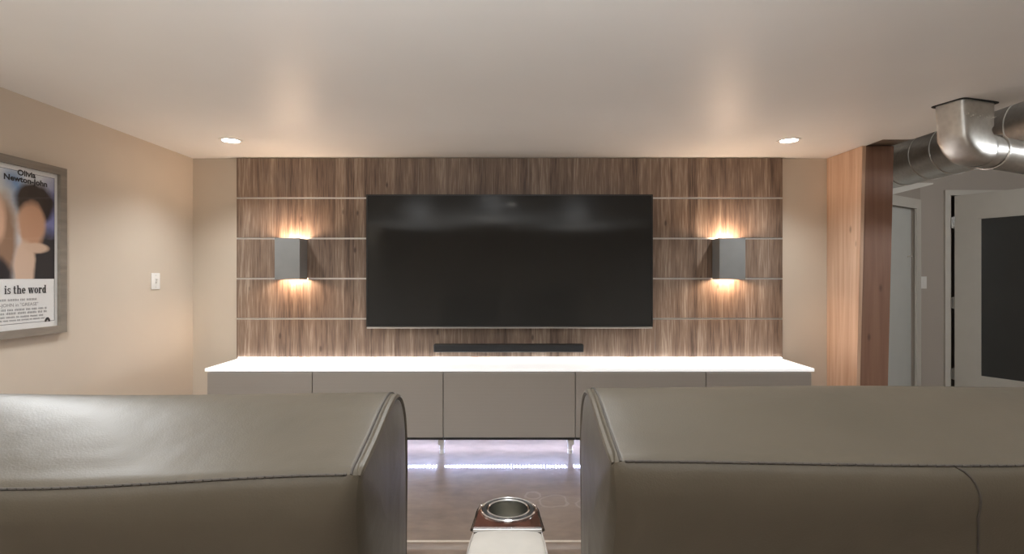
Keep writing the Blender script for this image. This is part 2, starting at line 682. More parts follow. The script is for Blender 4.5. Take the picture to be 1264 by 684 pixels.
HXO = 4.515       # hinge jamb
TOP2 = Z(0.832)
mb = MB()
mb.box((B.x, 5.5, 0), (HXO - 0.03, 5.62, HALL_TOP))
mb.box((HXO - 0.03, 5.5, TOP2 + 0.01), (HXO + 0.88, 5.62, HALL_TOP))
mb.box((HXO + 0.88, 5.5, 0), (HX, 5.62, HALL_TOP))
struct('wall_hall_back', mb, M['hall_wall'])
mb = MB()
mb.box((HXO - 0.075, 5.478, 0), (HXO - 0.022, 5.5, TOP2 + 0.06))
mb.box((HXO - 0.029, 5.502, 0), (HXO + 0.004, 5.62, TOP2 + 0.005))
mb.box((HXO - 0.022, 5.478, TOP2 + 0.005), (HXO + 0.87, 5.5, TOP2 + 0.06))
mb.box((HXO + 0.87, 5.478, 0), (HXO + 0.94, 5.5, TOP2 + 0.06))
struct('trim_2', mb, M['white_trim'])
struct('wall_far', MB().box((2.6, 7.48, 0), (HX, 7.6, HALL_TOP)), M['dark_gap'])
# baseboards
struct('baseboard_left', MB().box((XL, REAR, 0), (XL + 0.015, YB, 0.09)), M['white_trim'])

# glazed door swung open towards the room
door = bpy.data.objects.new('door_2', None)
COL.objects.link(door)
door.location = (HXO + 0.012, 5.47, 0)
door['kind'] = 'structure'
dd = Vector((0.434, -0.90, 0)).normalized()
dn = Vector((-dd.y, dd.x, 0)) * -1.0     # towards the camera side


def leaf_box(mb, s0, s1, q0, q1, z0, z1):
    o = Vector(door.location)

    def P(s, q, z):
        v = o + dd * s + dn * q
        return Vector((v.x, v.y, z))
    return mb.hexa([P(s0, q1, z0), P(s1, q1, z0), P(s1, q0, z0), P(s0, q0, z0),
                    P(s0, q1, z1), P(s1, q1, z1), P(s1, q0, z1), P(s0, q0, z1)])


ST, DW, G0, G1 = 0.215, 0.86, Z(-0.985), Z(0.585)
leaf_box(MB(), 0.01, ST, -0.02, 0.02, 0.01, TOP2 - 0.006).build('stile', M['white_trim'], door)
leaf_box(MB(), DW - 0.13, DW, -0.02, 0.02, 0.01, TOP2 - 0.006).build('stile', M['white_trim'], door)
leaf_box(MB(), ST, DW - 0.13, -0.02, 0.02, G1, TOP2 - 0.006).build('rail', M['white_trim'], door)
leaf_box(MB(), ST, DW - 0.13, -0.02, 0.02, 0.01, G0).build('rail', M['white_trim'], door)
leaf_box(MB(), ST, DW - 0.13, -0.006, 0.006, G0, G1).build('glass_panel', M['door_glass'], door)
mb = MB()
for (a, b_, c, e) in ((ST, ST + 0.012, G0, G1), (DW - 0.142, DW - 0.13, G0, G1), (ST, DW - 0.13, G1 - 0.012, G1), (ST, DW - 0.13, G0, G0 + 0.012)):
    leaf_box(mb, a, b_, 0.006, 0.016, c, e)
mb.build('glazing_bead', M['white_trim'], door)
for hz in (0.555, -0.265, -0.99):
    mb = MB()
    mb.tube([(HXO + 0.006, 5.468, Z(hz) - 0.06), (HXO + 0.006, 5.468, Z(hz) + 0.06)], 0.011, 8)
    mb.box((HXO - 0.02, 5.470, Z(hz) - 0.055), (HXO + 0.006, 5.476, Z(hz) + 0.055))
    mb.build('hinge', M['silver'], door, smooth=True)

# sloping boxed soffit in front of the slanted wall
mb = MB()
mb.prism([(3.36, Z(0.875)), (3.36, Z(0.750)), (3.55, Z(0.770)), (3.915, Z(0.862)), (3.915, Z(0.875))], 1, 4.97, 5.02)
mb.build('trim_3', M['white_trim'])['kind'] = 'structure'

# timber post at the room corner and the beam it carries
lean = 0.0245
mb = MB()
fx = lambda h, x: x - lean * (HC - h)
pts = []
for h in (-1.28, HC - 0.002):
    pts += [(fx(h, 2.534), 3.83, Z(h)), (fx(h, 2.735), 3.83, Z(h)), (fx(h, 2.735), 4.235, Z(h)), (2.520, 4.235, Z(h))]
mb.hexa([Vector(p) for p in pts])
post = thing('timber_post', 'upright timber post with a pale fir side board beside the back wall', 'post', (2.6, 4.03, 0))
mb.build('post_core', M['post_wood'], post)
bw_ = 0.026
MB().hexa([Vector(p) for p in ((fx(-1.28, 2.533) - bw_, 3.826, 0), (fx(-1.28, 2.533), 3.826, 0), (2.520, 4.236, 0), (2.520 - bw_, 4.236, 0),
                               (fx(HC, 2.533) - bw_, 3.826, Z(HC - 0.002)), (fx(HC, 2.533), 3.826, Z(HC - 0.002)), (2.520, 4.236, Z(HC - 0.002)), (2.520 - bw_, 4.236, Z(HC - 0.002)))]).build('side_board', M['fir'], post)
beam = MB().box((2.545, 3.665, ZC + 0.004), (2.735, 5.0, ZC + 0.24)).build('timber_beam', M['beam'])
beam['label'] = 'dark timber beam lying on top of the fir post'
beam['category'] = 'beam'

# pale saw-cut joint across the floor
mb = MB()
mb.box((XL + 0.02, 2.580, 0.0), (2.6, 2.598, 0.0012))
struct('trim_4', mb, M['pale_joint'])


# ================================================================== WOOD FEATURE WALL
PX0, PX1, PY = -2.164, 2.126, 4.20
fw = thing('wood_panelling', 'grey-brown wood panelling with silver strips behind the television', 'panelling', (0, 4.235, Z(-0.643)))
s = 660.0 / PY
ch_y = [244.5, 294.4, 344.0, 393.6]
edges = [195.5] + ch_y + [443.5]
zs = [Z((342 - e) / s) for e in edges]
for k in range(5):
    top = zs[k] - (0.0066 if k else -0.003)
    bot = zs[k + 1] + (0.0066 if k < 4 else 0)
    MB().box((PX0, PY, bot), (PX1, PY + 0.036, top), 0.0015, 1).build('panel', M['panel_wood'], fw)
for k in range(1, 5):
    mb = MB()
    mb.box((PX0, PY + 0.004, zs[k] - 0.0062), (PX1, PY + 0.036, zs[k] + 0.0062))
    mb.build('metal_strip', M['channel'], fw)

# ================================================================== CABINETS + COUNTER
CT = Z(-0.643)
cx = [-2.150, -1.408, -0.485, 0.446, 1.368, 2.112]
cab_lab = ['taupe wall cabinet at the far left end under the white counter',
           'taupe cabinet second from the left, partly behind the left recliner',
           'taupe cabinet in the middle under the soundbar, between both recliners',
           'taupe cabinet second from the right, partly behind the right recliner',
           'taupe wall cabinet at the right end under the white counter, nearest the post']
for k in range(5):
    a, b_ = cx[k] + 0.0015, cx[k + 1] - 0.0015
    c = thing('media_cabinet', cab_lab[k], 'cabinet', ((a + b_) / 2, 3.98, 0), 'cabinets in the row under the counter')
    MB().box((a, 3.792, 0.150), (b_, 4.225, CT - 0.024), 0.001, 1).build('carcass', M['cabinet'], c)
    MB().box((a + 0.001, 3.768, 0.148), (b_ - 0.001, 3.790, CT - 0.031), 0.0012, 1).build('door', M['cabinet'], c)
    MB().box((a, 3.774, 0.130), (b_, 3.815, 0.1465)).build('bottom_rail', M['black_plastic'], c)
    legs = [b_ - 0.012 if k < 4 else b_ - 0.06]
    legs = [cx[k + 1] - 0.024] if k < 4 else [b_ - 0.06]
    if k == 0:
        legs.append(a + 0.06)
    for lx in legs:
        mb = MB()
        mb.box((lx - 0.022, 3.822, 0.078), (lx + 0.022, 3.905, 0.129), 0.003, 1)
        mb.tube([(lx, 3.887, 0.079), (lx, 3.887, 0.070), (lx, 3.887, 0.030), (lx, 3.887, 0.028), (lx, 3.887, 0.0)],
                [0.020, 0.020, 0.016, 0.020, 0.020], 14)
        mb.build('leg', M['switch'], c, smooth=True)
ct = thing('counter_top', 'long white glossy counter top glowing along its back edge', 'counter', (0, 3.98, CT - 0.022))
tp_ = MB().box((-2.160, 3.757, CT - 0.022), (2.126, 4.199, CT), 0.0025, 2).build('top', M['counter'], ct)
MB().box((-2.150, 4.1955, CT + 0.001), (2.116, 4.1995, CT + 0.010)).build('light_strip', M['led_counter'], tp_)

ug = thing('underglow_strip', 'cold white light strip under the cabinets, mirrored in the floor', 'light strip', (0, 4.01, 0.149))
st_ = MB().box((-2.12, 3.980, 0.143), (2.08, 4.040, 0.149)).build('strip', M['switch'], ug)
mb = MB()
x = -2.10
while x < 2.07:
    mb.box((x - 0.0035, 3.985, 0.139), (x + 0.0035, 4.035, 0.143))
    x += 0.0225
dots = mb.build('diode', M['led_under'], st_)
dots['kind'] = 'stuff'

# ================================================================== TELEVISION
tv = thing('television', 'large black flat television mounted on the wood panelling', 'television', (-0.02, 4.19, Z(-0.375)))
ty = 4.085
ts = 660.0 / ty
tx0, tx1 = -180.0 / ts, 174.0 / ts
tz1, tz0 = Z(102.0 / ts), Z(-61.5 / ts)
mb = MB()
for lo, hi in (((tx0, ty, tz0), (tx0 + 0.009, ty + 0.03, tz1)), ((tx1 - 0.009, ty, tz0), (tx1, ty + 0.03, tz1)),
               ((tx0 + 0.009, ty, tz1 - 0.009), (tx1 - 0.009, ty + 0.03, tz1)), ((tx0 + 0.009, ty, tz0), (tx1 - 0.009, ty + 0.03, tz0 + 0.009))):
    mb.box(lo, hi)
mb.build('bezel', M['black_plastic'], tv)
MB().box((tx0 + 0.009, ty + 0.003, tz0 + 0.009), (tx1 - 0.009, ty + 0.028, tz1 - 0.009)).build('screen', M['screen'], tv)
MB().box((tx0 + 0.004, ty - 0.002, tz0 - 0.012), (tx1 - 0.004, ty + 0.03, tz0 - 0.001), 0.002, 1).build('bottom_trim', M['silver'], tv)
MB().box((tx0 + 0.15, ty + 0.0305, tz0 + 0.08), (tx1 - 0.15, ty + 0.075, tz1 - 0.12), 0.01, 2).build('rear_housing', M['black_plastic'], tv)
MB().box((-0.32, ty + 0.076, tz0 + 0.3), (0.28, PY - 0.001, tz1 - 0.3)).build('wall_mount', M['black_plastic'], tv)

sb = thing('soundbar', 'slim black soundbar fixed to the panelling below the television', 'soundbar', (-0.03, 4.19, Z(-0.575)))
by = 4.105
bs = 660.0 / by
MB().box((-97 / bs, by, Z(-93.0 / bs)), (88.5 / bs, 4.175, Z(-83.5 / bs)), 0.006, 3).build('body', M['black_plastic'], sb, smooth=True)
MB().box((-95.5 / bs, by - 0.003, Z(-92.2 / bs)), (87 / bs, by + 0.004, Z(-84.4 / bs)), 0.002, 2).build('grille', M['black_fabric'], sb, smooth=True)
for bx in (-0.4, 0.34):
    MB().box((bx - 0.02, 4.17, Z(-91 / bs)), (bx + 0.02, PY - 0.0008, Z(-86 / bs))).build('bracket', M['black_plastic'], sb)


# ================================================================== WALL SCONCES
def sconce(x0, x1, label):
    z1, z0, y0, y1 = Z(0.296), Z(-0.019), 4.05, PY - 0.001
    t_ = 0.004
    c = thing('wall_sconce', label, 'wall light', ((x0 + x1) / 2, y1, (z0 + z1) / 2), 'grey up-and-down sconces')
    mb = MB()
    mb.box((x0, y0, z0), (x1, y0 + t_, z1))
    mb.box((x0, y0 + t_, z0), (x0 + t_, y1, z1))
    mb.box((x1 - t_, y0 + t_, z0), (x1, y1, z1))
    mb.build('shade', M['sconce'], c)
    MB().box((x0 + t_, y1 - 0.01, z0 + 0.04), (x1 - t_, y1, z1 - 0.04)).build('back_plate', M['sconce'], c)
    xm = (x0 + x1) / 2
    lh = MB().box((x0 + t_, y0 + t_, (z0 + z1) / 2 - 0.01), (x1 - t_, y1 - 0.011, (z0 + z1) / 2 + 0.01)).build('lamp_holder', M['sconce'], c)
    for sgn, zz in ((1, z1 - 0.085), (-1, z0 + 0.085)):
        mb = MB()
        mid = (z0 + z1) / 2 + sgn * 0.010
        mb.lathe([(0.001, zz + sgn * 0.022), (0.012, zz + sgn * 0.019), (0.018, zz + sgn * 0.008), (0.016, zz - sgn * 0.006), (0.010, zz - sgn * 0.022), (0.010, mid)],
                 (xm, (y0 + y1) / 2, 0), 2, 16)
        mb.build('bulb', M['bulb'], lh, smooth=True)
        add_light('sconce_light', 'POINT', (xm, (y0 + y1) / 2 + 0.010, z1 - 0.032 if sgn > 0 else z0 + 0.032), P_SCONCE, (1.0, 0.70, 0.49), parent=c, shadow_soft_size=0.025)


sconce(-1.798, -1.608, 'grey box wall sconce glowing up and down, left of the television')
sconce(1.573, 1.768, 'grey box wall sconce glowing up and down, right of the television')


# ================================================================== DOWNLIGHTS
def downlight(x, y, power, label, warm=NEUTRAL, group='recessed ceiling downlights'):
    c = thing('downlight', label, 'ceiling light', (x, y, ZC), group)
    MB().lathe([(0.055, -0.001), (0.058, -0.006), (0.074, -0.005), (0.077, 0.0)], (x, y, ZC), 2, 32).build('trim_ring', M['switch'], c, smooth=True)
    MB().lathe([(0.0005, -0.003), (0.056, -0.002)], (x, y, ZC), 2, 32).build('lens', M['downlight_lens'], c)
    add_light('downlight_beam', 'SPOT', (x, y, ZC - 0.02), power, warm, (0, 0, 0), c, spot_size=R(125), spot_blend=0.85, shadow_soft_size=0.05)
    return c


downlight(-1.93, 3.67, P_SPOT_FRONT, 'small round recessed downlight in the ceiling above the left sconce')
downlight(1.90, 3.67, P_SPOT_FRONT, 'small round recessed downlight in the ceiling above the right sconce')
downlight(0.0, 1.3, P_SPOT_ROOM, 'recessed downlight over the recliners, upper of two lamps mirrored in the television centre')
downlight(0.05, -2.1, P_SPOT_ROOM, 'rear recessed downlight, lower of two lamps mirrored in the television centre')
for lx, ly in ((-1.75, 1.76),):  # unseen spot added to brighten the left wall and poster
    add_light('left_wall_fill', 'SPOT', (lx, ly, ZC - 0.02), P_SPOT_WALL, NEUTRAL, (0, 0, 0), None, spot_size=R(160), spot_blend=0.6, shadow_soft_size=0.06)

# ================================================================== LIGHT SWITCHES
sw = thing('light_switch', 'white light switch on the left wall beside the poster', 'switch', (XL, 3.79, Z(-0.03)))
pl_ = MB().box((XL, 3.745, Z(-0.087)), (XL + 0.006, 3.835, Z(0.028)), 0.002, 2).build('plate', M['switch'], sw, smooth=True)
MB().box((XL + 0.006, 3.783, Z(-0.046)), (XL + 0.0075, 3.797, Z(-0.012))).build('toggle_slot', M['channel'], pl_)
MB().hexa([Vector(p) for p in ((XL + 0.0075, 3.786, Z(-0.034)), (XL + 0.020, 3.787, Z(-0.020)), (XL + 0.020, 3.793, Z(-0.020)), (XL + 0.0075, 3.794, Z(-0.034)),
                               (XL + 0.0075, 3.786, Z(-0.020)), (XL + 0.020, 3.787, Z(-0.012)), (XL + 0.020, 3.793, Z(-0.012)), (XL + 0.0075, 3.794, Z(-0.020)))]).build('toggle', M['switch'], pl_)
for hz in (0.012, -0.071):
    MB().lathe([(0.0003, XL + 0.0072), (0.0035, XL + 0.0068), (0.004, XL + 0.006)], (0, 3.79, Z(hz)), 0, 10).build('screw', M['channel'], pl_)
sw2 = thing('light_switch', 'small white switch on the hall wall between the two doors', 'switch', (4.235, 5.5, Z(-0.055)))
pl2 = MB().box((4.205, 5.494, Z(-0.12)), (4.262, 5.5, Z(0.005)), 0.002, 2).build('plate', M['switch'], sw2, smooth=True)
MB().box((4.222, 5.490, Z(-0.09)), (4.246, 5.494, Z(-0.025)), 0.001, 1).build('rocker', M['switch'], pl2)

# ================================================================== POSTER
po = thing('framed_poster', 'tall film poster in a grey-brown wooden frame on the left wall', 'picture', (XL, 2.685, Z(-0.31)))
fy0, fy1, fz0, fz1, fwid, fx1 = 2.365, 3.005, Z(-0.309), Z(0.607), 0.040, XL + 0.030
mb = MB()


def rail(p, q, r_, s_):
    """mitred frame rail from four (y, z) corners: outer a, outer b, inner b, inner a"""
    mb.hexa([Vector((XL + 0.001, *p)), Vector((XL + 0.001, *q)), Vector((XL + 0.001, *r_)), Vector((XL + 0.001, *s_)),
             Vector((fx1, *p)), Vector((fx1, *q)), Vector((fx1 - 0.004, *r_)), Vector((fx1 - 0.004, *s_))])


oa, ob, oc, od = (fy0, fz0), (fy1, fz0), (fy1, fz1), (fy0, fz1)
ia, ib, ic, id_ = (fy0 + fwid, fz0 + fwid), (fy1 - fwid, fz0 + fwid), (fy1 - fwid, fz1 - fwid), (fy0 + fwid, fz1 - fwid)
for q in ((oa, ob, ib, ia), (ob, oc, ic, ib), (oc, od, id_, ic), (od, oa, ia, id_)):
    mb = MB()
    rail(*q)
    mb.build('frame_rail', M['frame_wood'], po)
px_ = XL + 0.008
MB().box((XL + 0.002, ia[0], ia[1]), (px_, ic[0], ic[1])).build('backing_paper', M['paper'], po)
art = MB().box((px_, ia[0] + 0.022, Z(-0.010)), (px_ + 0.0006, ic[0] - 0.020, ic[1] - 0.026))
ao = art.build('artwork', M['art'])
ao.parent = po
ao.matrix_parent_inverse = Matrix.Identity(4)
# artwork keeps (y, height above lens) as its own coordinates
for v in ao.data.vertices:
    v.co -= Vector((0, 0, CAM_H))
ao.location = Vector((0, 0, CAM_H)) - po.location
mb = MB()
y0_, y1_, z0_, z1_ = ia[0] + 0.020, ic[0] - 0.018, ia[1] + 0.030, ic[1] - 0.024
tk = 0.0018
for lo, hi in (((y0_, z0_), (y1_, z0_ + tk)), ((y0_, z1_ - tk), (y1_, z1_)), ((y0_, z0_ + tk), (y0_ + tk, z1_ - tk)), ((y1_ - tk, z0_ + tk), (y1_, z1_ - tk))):
    mb.box((px_, lo[0], lo[1]), (px_ + 0.0008, hi[0], hi[1]))
mb.build('border_line', M['ink'], po)
tx_ = px_ + 0.0012
text_mesh('lettering', 'Olivia', 0.040, 2.725, Z(0.522), tx_, M['ink'], po, 0.105, 0.0015)
text_mesh('lettering', 'Newton-John', 0.040, 2.652, Z(0.488), tx_, M['ink'], po, 0.248, 0.0015)


def slab_text(words, y_, z_, xh, x_, width):
    """heavy slab-serif lower-case lettering drawn stroke by stroke"""
    B_, T_, SF = 0.30, 0.12, 0.12
    shapes, pen = [], 0.0

    def bx(a, b, c, e):
        shapes.append([(pen + a, c), (pen + b, c), (pen + b, e), (pen + a, e)])

    def bowl(cx_, cy_, rx, ry, a0=0, a1=360, wb=B_, wt=T_):
        n = max(6, int(abs(a1 - a0) / 18))
        for k in range(n):
            q = []
            for aa, o_ in ((a0 + (a1 - a0) * k / n, 1), (a0 + (a1 - a0) * (k + 1) / n, 1), (a0 + (a1 - a0) * (k + 1) / n, 0), (a0 + (a1 - a0) * k / n, 0)):
                c_, s_ = math.cos(R(aa)), math.sin(R(aa))
                ax, ay = (rx, ry) if o_ else (rx - wb, ry - wt)
                q.append((pen + cx_ + ax * c_, cy_ + ay * s_))
            shapes.append(q)

    def line(p, q, wd):
        shapes.append([(pen + p[0], p[1]), (pen + p[0] + wd, p[1]), (pen + q[0] + wd, q[1]), (pen + q[0], q[1])])
    for ch in words:
        if ch == ' ':
            pen += 0.42
            continue
        if ch == 'i':
            bx(0.10, 0.40, 0, 1); bx(0, 0.5, 0, SF); bx(0, 0.11, 1 - SF, 1)
            bowl(0.25, 1.27, 0.17, 0.17, 0, 360, 0.165, 0.165); pen += 0.58
        elif ch == 's':
            bowl(0.36, 0.73, 0.33, 0.27, 40, 270, 0.25, 0.15); bowl(0.36, 0.29, 0.35, 0.29, 90, -140, 0.25, 0.15)
            bx(0.56, 0.66, 0.66, 1.0); bx(0.02, 0.12, 0.0, 0.34); pen += 0.82
        elif ch == 't':
            bx(0.12, 0.42, 0.1, 1.32); bx(0, 0.62, 1 - SF, 1); bowl(0.42, 0.26, 0.28, 0.26, 180, 340, 0.26, T_); pen += 0.74
        elif ch in 'hr':
            top = 1.45 if ch == 'h' else 1.0
            bx(0.10, 0.40, 0, top); bx(0, 0.5, 0, SF); bx(0, 0.11, top - SF, top)
            if ch == 'h':
                bowl(0.58, 0.70, 0.34, 0.30, 0, 170, B_, T_); bx(0.62, 0.92, 0, 0.72); bx(0.54, 1.02, 0, SF); pen += 1.08
            else:
                bowl(0.56, 0.74, 0.22, 0.26, 60, 170, 0.2, T_); bowl(0.66, 0.82, 0.15, 0.17, 0, 360, 0.145, 0.165); pen += 0.86
        elif ch == 'e':
            bowl(0.42, 0.5, 0.42, 0.5, 0, 325); bx(0.28, 0.80, 0.46, 0.46 + T_); pen += 0.92
        elif ch == 'o':
            bowl(0.44, 0.5, 0.44, 0.5); pen += 0.96
        elif ch == 'd':
            bowl(0.40, 0.5, 0.40, 0.5); bx(0.56, 0.86, 0, 1.45); bx(0.46, 0.57, 1.45 - SF, 1.45); bx(0.85, 0.98, 0, SF); pen += 1.02
        elif ch == 'w':
            line((0.32, 0), (0.08, 1), 0.28); line((0.38, 0), (0.62, 1), T_)
            line((0.84, 0), (0.58, 1), 0.28); line((0.92, 0), (1.22, 1), T_)
            bx(0, 0.46, 1 - SF, 1); bx(0.50, 0.96, 1 - SF, 1); bx(1.08, 1.42, 1 - SF, 1); pen += 1.44
    k = width / pen
    mb = MB()
    for n, q in enumerate(shapes):
        mb.poly([Vector((x_ + 0.000004 * n, y_ + a * k, z_ + c * xh)) for a, c in q], [tuple(range(len(q)))])
    return mb.build('tagline', M['ink'], po)


slab_text('is the word', 2.655, Z(-0.086), 0.030, tx_, 0.240)
text_mesh('lettering', 'OLIVIA NEWTON-JOHN in "GREASE"', 0.024, 2.43, Z(-0.150), tx_, M['grey_ink'], po, 0.415)
credits = [('NEWTON-JOHN', 2.60, 0.23, 0.022, -0.150, 0.0)]
rows = [(2.44, 0.36, -0.122, 0.016), (2.44, 0.455, -0.172, 0.015), (2.43, 0.475, -0.190, 0.016),
        (2.43, 0.44, -0.208, 0.013), (2.43, 0.45, -0.224, 0.011)]
mb = MB()
for y_, wd, h_, sz in rows:                     # credit block: too small to read, set as rows of tiny upright strokes
    yy = y_
    while yy < y_ + wd:
        n_ = random.randint(3, 9)
        for k in range(n_):
            if yy < 2.895:
                mb.box((px_ + 0.0004, yy, Z(h_)), (px_ + 0.0010, yy + sz * 0.16, Z(h_) + sz * random.choice((0.62, 0.7, 0.7))))
            yy += sz * 0.42
        yy += sz * 0.5
bl = mb.build('credit_block', M['grey_ink'], po)
bl['kind'] = 'stuff'
mb = MB()
n_ = 14
pts = [(2.902 + 0.017 * math.cos(math.pi * k / n_), Z(-0.242) + 0.024 * math.sin(math.pi * k / n_)) for k in range(n_ + 1)]
pin = [(2.902 + 0.007 * math.cos(math.pi * k / n_), Z(-0.242) + 0.010 * math.sin(math.pi * k / n_)) for k in range(n_ + 1)]
for k in range(n_):
    mb.hexa([Vector((px_ + 0.0004, *p)) for p in (pts[k], pts[k + 1], pin[k + 1], pin[k])] + [Vector((px_ + 0.001, *p)) for p in (pts[k], pts[k + 1], pin[k + 1], pin[k])])
mb.build('emblem', M['ink'], po)
MB().box((XL + 0.0125, ia[0], ia[1]), (XL + 0.0145, ic[0], ic[1])).build('glass_pane', M['pane'], po)

# ================================================================== DUCTS
du = thing('spiral_duct', 'large round galvanised duct running along the hall ceiling', 'duct', (3.40, 4.78, Z(0.985)))
DX, DH, DR = 3.40, Z(0.985), 0.190
prof = []
seams = [4.62, 4.335, 4.12, 3.92, 3.50, 3.22, 2.94, 2.60]
mb = MB()
mb.lathe([(DR, 4.78), (DR, 1.9), (DR, -1.5)], (DX, 0, DH), 1, 56)
mb.lathe([(0.0005, 4.78), (DR, 4.78)], (DX, 0, DH), 1, 56)
mb.build('duct_pipe', M['galv'], du, smooth=True)
for q in seams:
    MB().lathe([(DR - 0.001, q - 0.009), (DR + 0.006, q - 0.006), (DR + 0.006, q + 0.006), (DR - 0.001, q + 0.009)], (DX, 0, DH), 1, 56).build('seam_band', M['galv'], du, smooth=True)
for q in (3.9, 2.4):
    MB().box((DX - 0.012, q - 0.01, DH + DR - 0.004), (DX + 0.012, q + 0.01, HALL_TOP)).build('hanger', M['galv'], du)

# register boot: drops from the ceiling, turns, and runs off under the main duct
bo = thing('duct_boot', 'square galvanised duct boot bending down out of the ceiling', 'duct', (2.47, 2.9, ZC))


def rrect(c, u, v, hu, hv, p=4.0, n=28):
    c, u, v = Vector(c), Vector(u).normalized(), Vector(v).normalized()
    out = []
    for k in range(n):
        a = 2 * math.pi * k / n
        ca, sa = math.cos(a), math.sin(a)
        e = 2.0 / p
        out.append(c + u * hu * math.copysign(abs(ca) ** e, ca) + v * hv * math.copysign(abs(sa) ** e, sa))
    return out


run = Vector((1.0, 0.30, -0.055)).normalized()
side = Vector((-run.y, run.x, 0)).normalized()
upv = run.cross(side) * -1
if upv.z < 0:
    upv = -upv
c0 = Vector((2.468, 2.915, ZC))
rr = []
rr.append(rrect(c0 + Vector((0, 0, -0.002)), run * Vector((1, 1, 0)), side, 0.128, 0.078, 7))
rr.append(rrect(c0 + Vector((0, 0, -0.06)), run * Vector((1, 1, 0)), side, 0.126, 0.079, 7))
rr.append(rrect(c0 + Vector((0.002, 0, -0.125)), run * Vector((1, 1, 0)), side, 0.122, 0.080, 6))
for ang in (15, 32, 50, 68, 84):
    a = R(ang)
    piv = c0 + Vector((run.x, run.y, 0)) * 0.128 + Vector((0, 0, -0.135))
    axis_u = (Vector((run.x, run.y, 0)) * math.cos(a) + Vector((0, 0, 1)) * math.sin(a)).normalized()
    half = 0.122 - 0.036 * (ang / 84.0)
    cen = piv - axis_u * (0.022 + half)
    rr.append(rrect(cen, axis_u, side, half, 0.080 + 0.008 * ang / 84.0, 6 - 3.4 * ang / 84.0))
mb = MB()
mb.rings(rr, True, False)
mb.build('elbow', M['galv'], bo, smooth=True, angle=60)
e0 = cen
pipe = [rrect(e0 + run * q, upv, side, hw, hw2, pp) for q, hw, hw2, pp in ((-0.002, 0.088, 0.090, 2.4), (0.02, 0.091, 0.093, 2.2), (0.10, 0.088, 0.092, 2.0), (0.6, 0.088, 0.092, 2.0), (1.35, 0.088, 0.092, 2.0))]
MB().rings(pipe, True, False).build('branch_pipe', M['galv'], bo, smooth=True)
MB().rings([rrect(e0 + run * q, upv, side, hw, hw, 2.2) for q, hw in ((0.075, 0.092), (0.080, 0.097), (0.092, 0.097), (0.097, 0.092))], True, False).build('crimp_band', M['galv'], bo, smooth=True)
mb = MB()
fl = rrect(c0 + Vector((0, 0, -0.0005)), run * Vector((1, 1, 0)), side, 0.142, 0.090, 9)
fl2 = rrect(c0 + Vector((0, 0, -0.004)), run * Vector((1, 1, 0)), side, 0.142, 0.090, 9)
mb.rings([fl, fl2], True, True)
mb.build('flange', M['dark_gap'], bo)
mb = MB()
for k in range(14):
    p = c0 + Vector((run.x, run.y, 0)) * (-0.11 + 0.017 * k) - side * 0.0795 + Vector((0, 0, -0.085 + 0.008 * math.sin(k * 2.1)))
    b_ = bmesh.new()
    bmesh.ops.create_icosphere(b_, subdivisions=1, radius=0.003 + 0.002 * (k % 3 == 0))
    mb.join(b_, Matrix.Translation(p))
mb.build('sealant_bead', M['switch'], bo, smooth=True)

# ================================================================== RECLINERS
BASE = [(0.735, -1.02), (0.700, -0.80), (0.662, -0.52), (0.618, -0.345), (0.592, -0.265), (0.586, -0.230), (0.592, -0.2045),
        (0.620, -0.1960), (0.655, -0.1880), (0.690, -0.1790), (0.720, -0.1710), (0.750, -0.1650), (0.780, -0.1630), (0.810, -0.1700), (0.835, -0.1880),
        (0.852, -0.2200), (0.860, -0.2800), (0.870, -0.40), (0.880, -0.55), (0.880, -0.70), (0.870, -0.85), (0.850, -1.02)]
SEAM, FRONT = 6, 16


def profile(crest, k):
    sub, idx = [], []
    pts = [(y, (crest + (h + 0.163) * k) if h > -0.35 else h) for y, h in BASE]
    n = len(pts)
    q = 4
    for i in range(n):
        p0, p1, p2, p3 = (pts[(i + j - 1) % n] for j in range(4))
        idx.append(len(sub))
        for s_ in range(q):
            u = s_ / q
            f = lambda a, b, c, e: 0.5 * (2 * b + (c - a) * u + (2 * a - 5 * b + 4 * c - e) * u * u + (3 * b - a - 3 * c + e) * u ** 3)
            if i in (n - 1,):
                sub.append((p1[0] + (p2[0] - p1[0]) * u, p1[1] + (p2[1] - p1[1]) * u))
            else:
                sub.append((f(p0[0], p1[0], p2[0], p3[0]), f(p0[1], p1[1], p2[1], p3[1])))
    return sub, idx


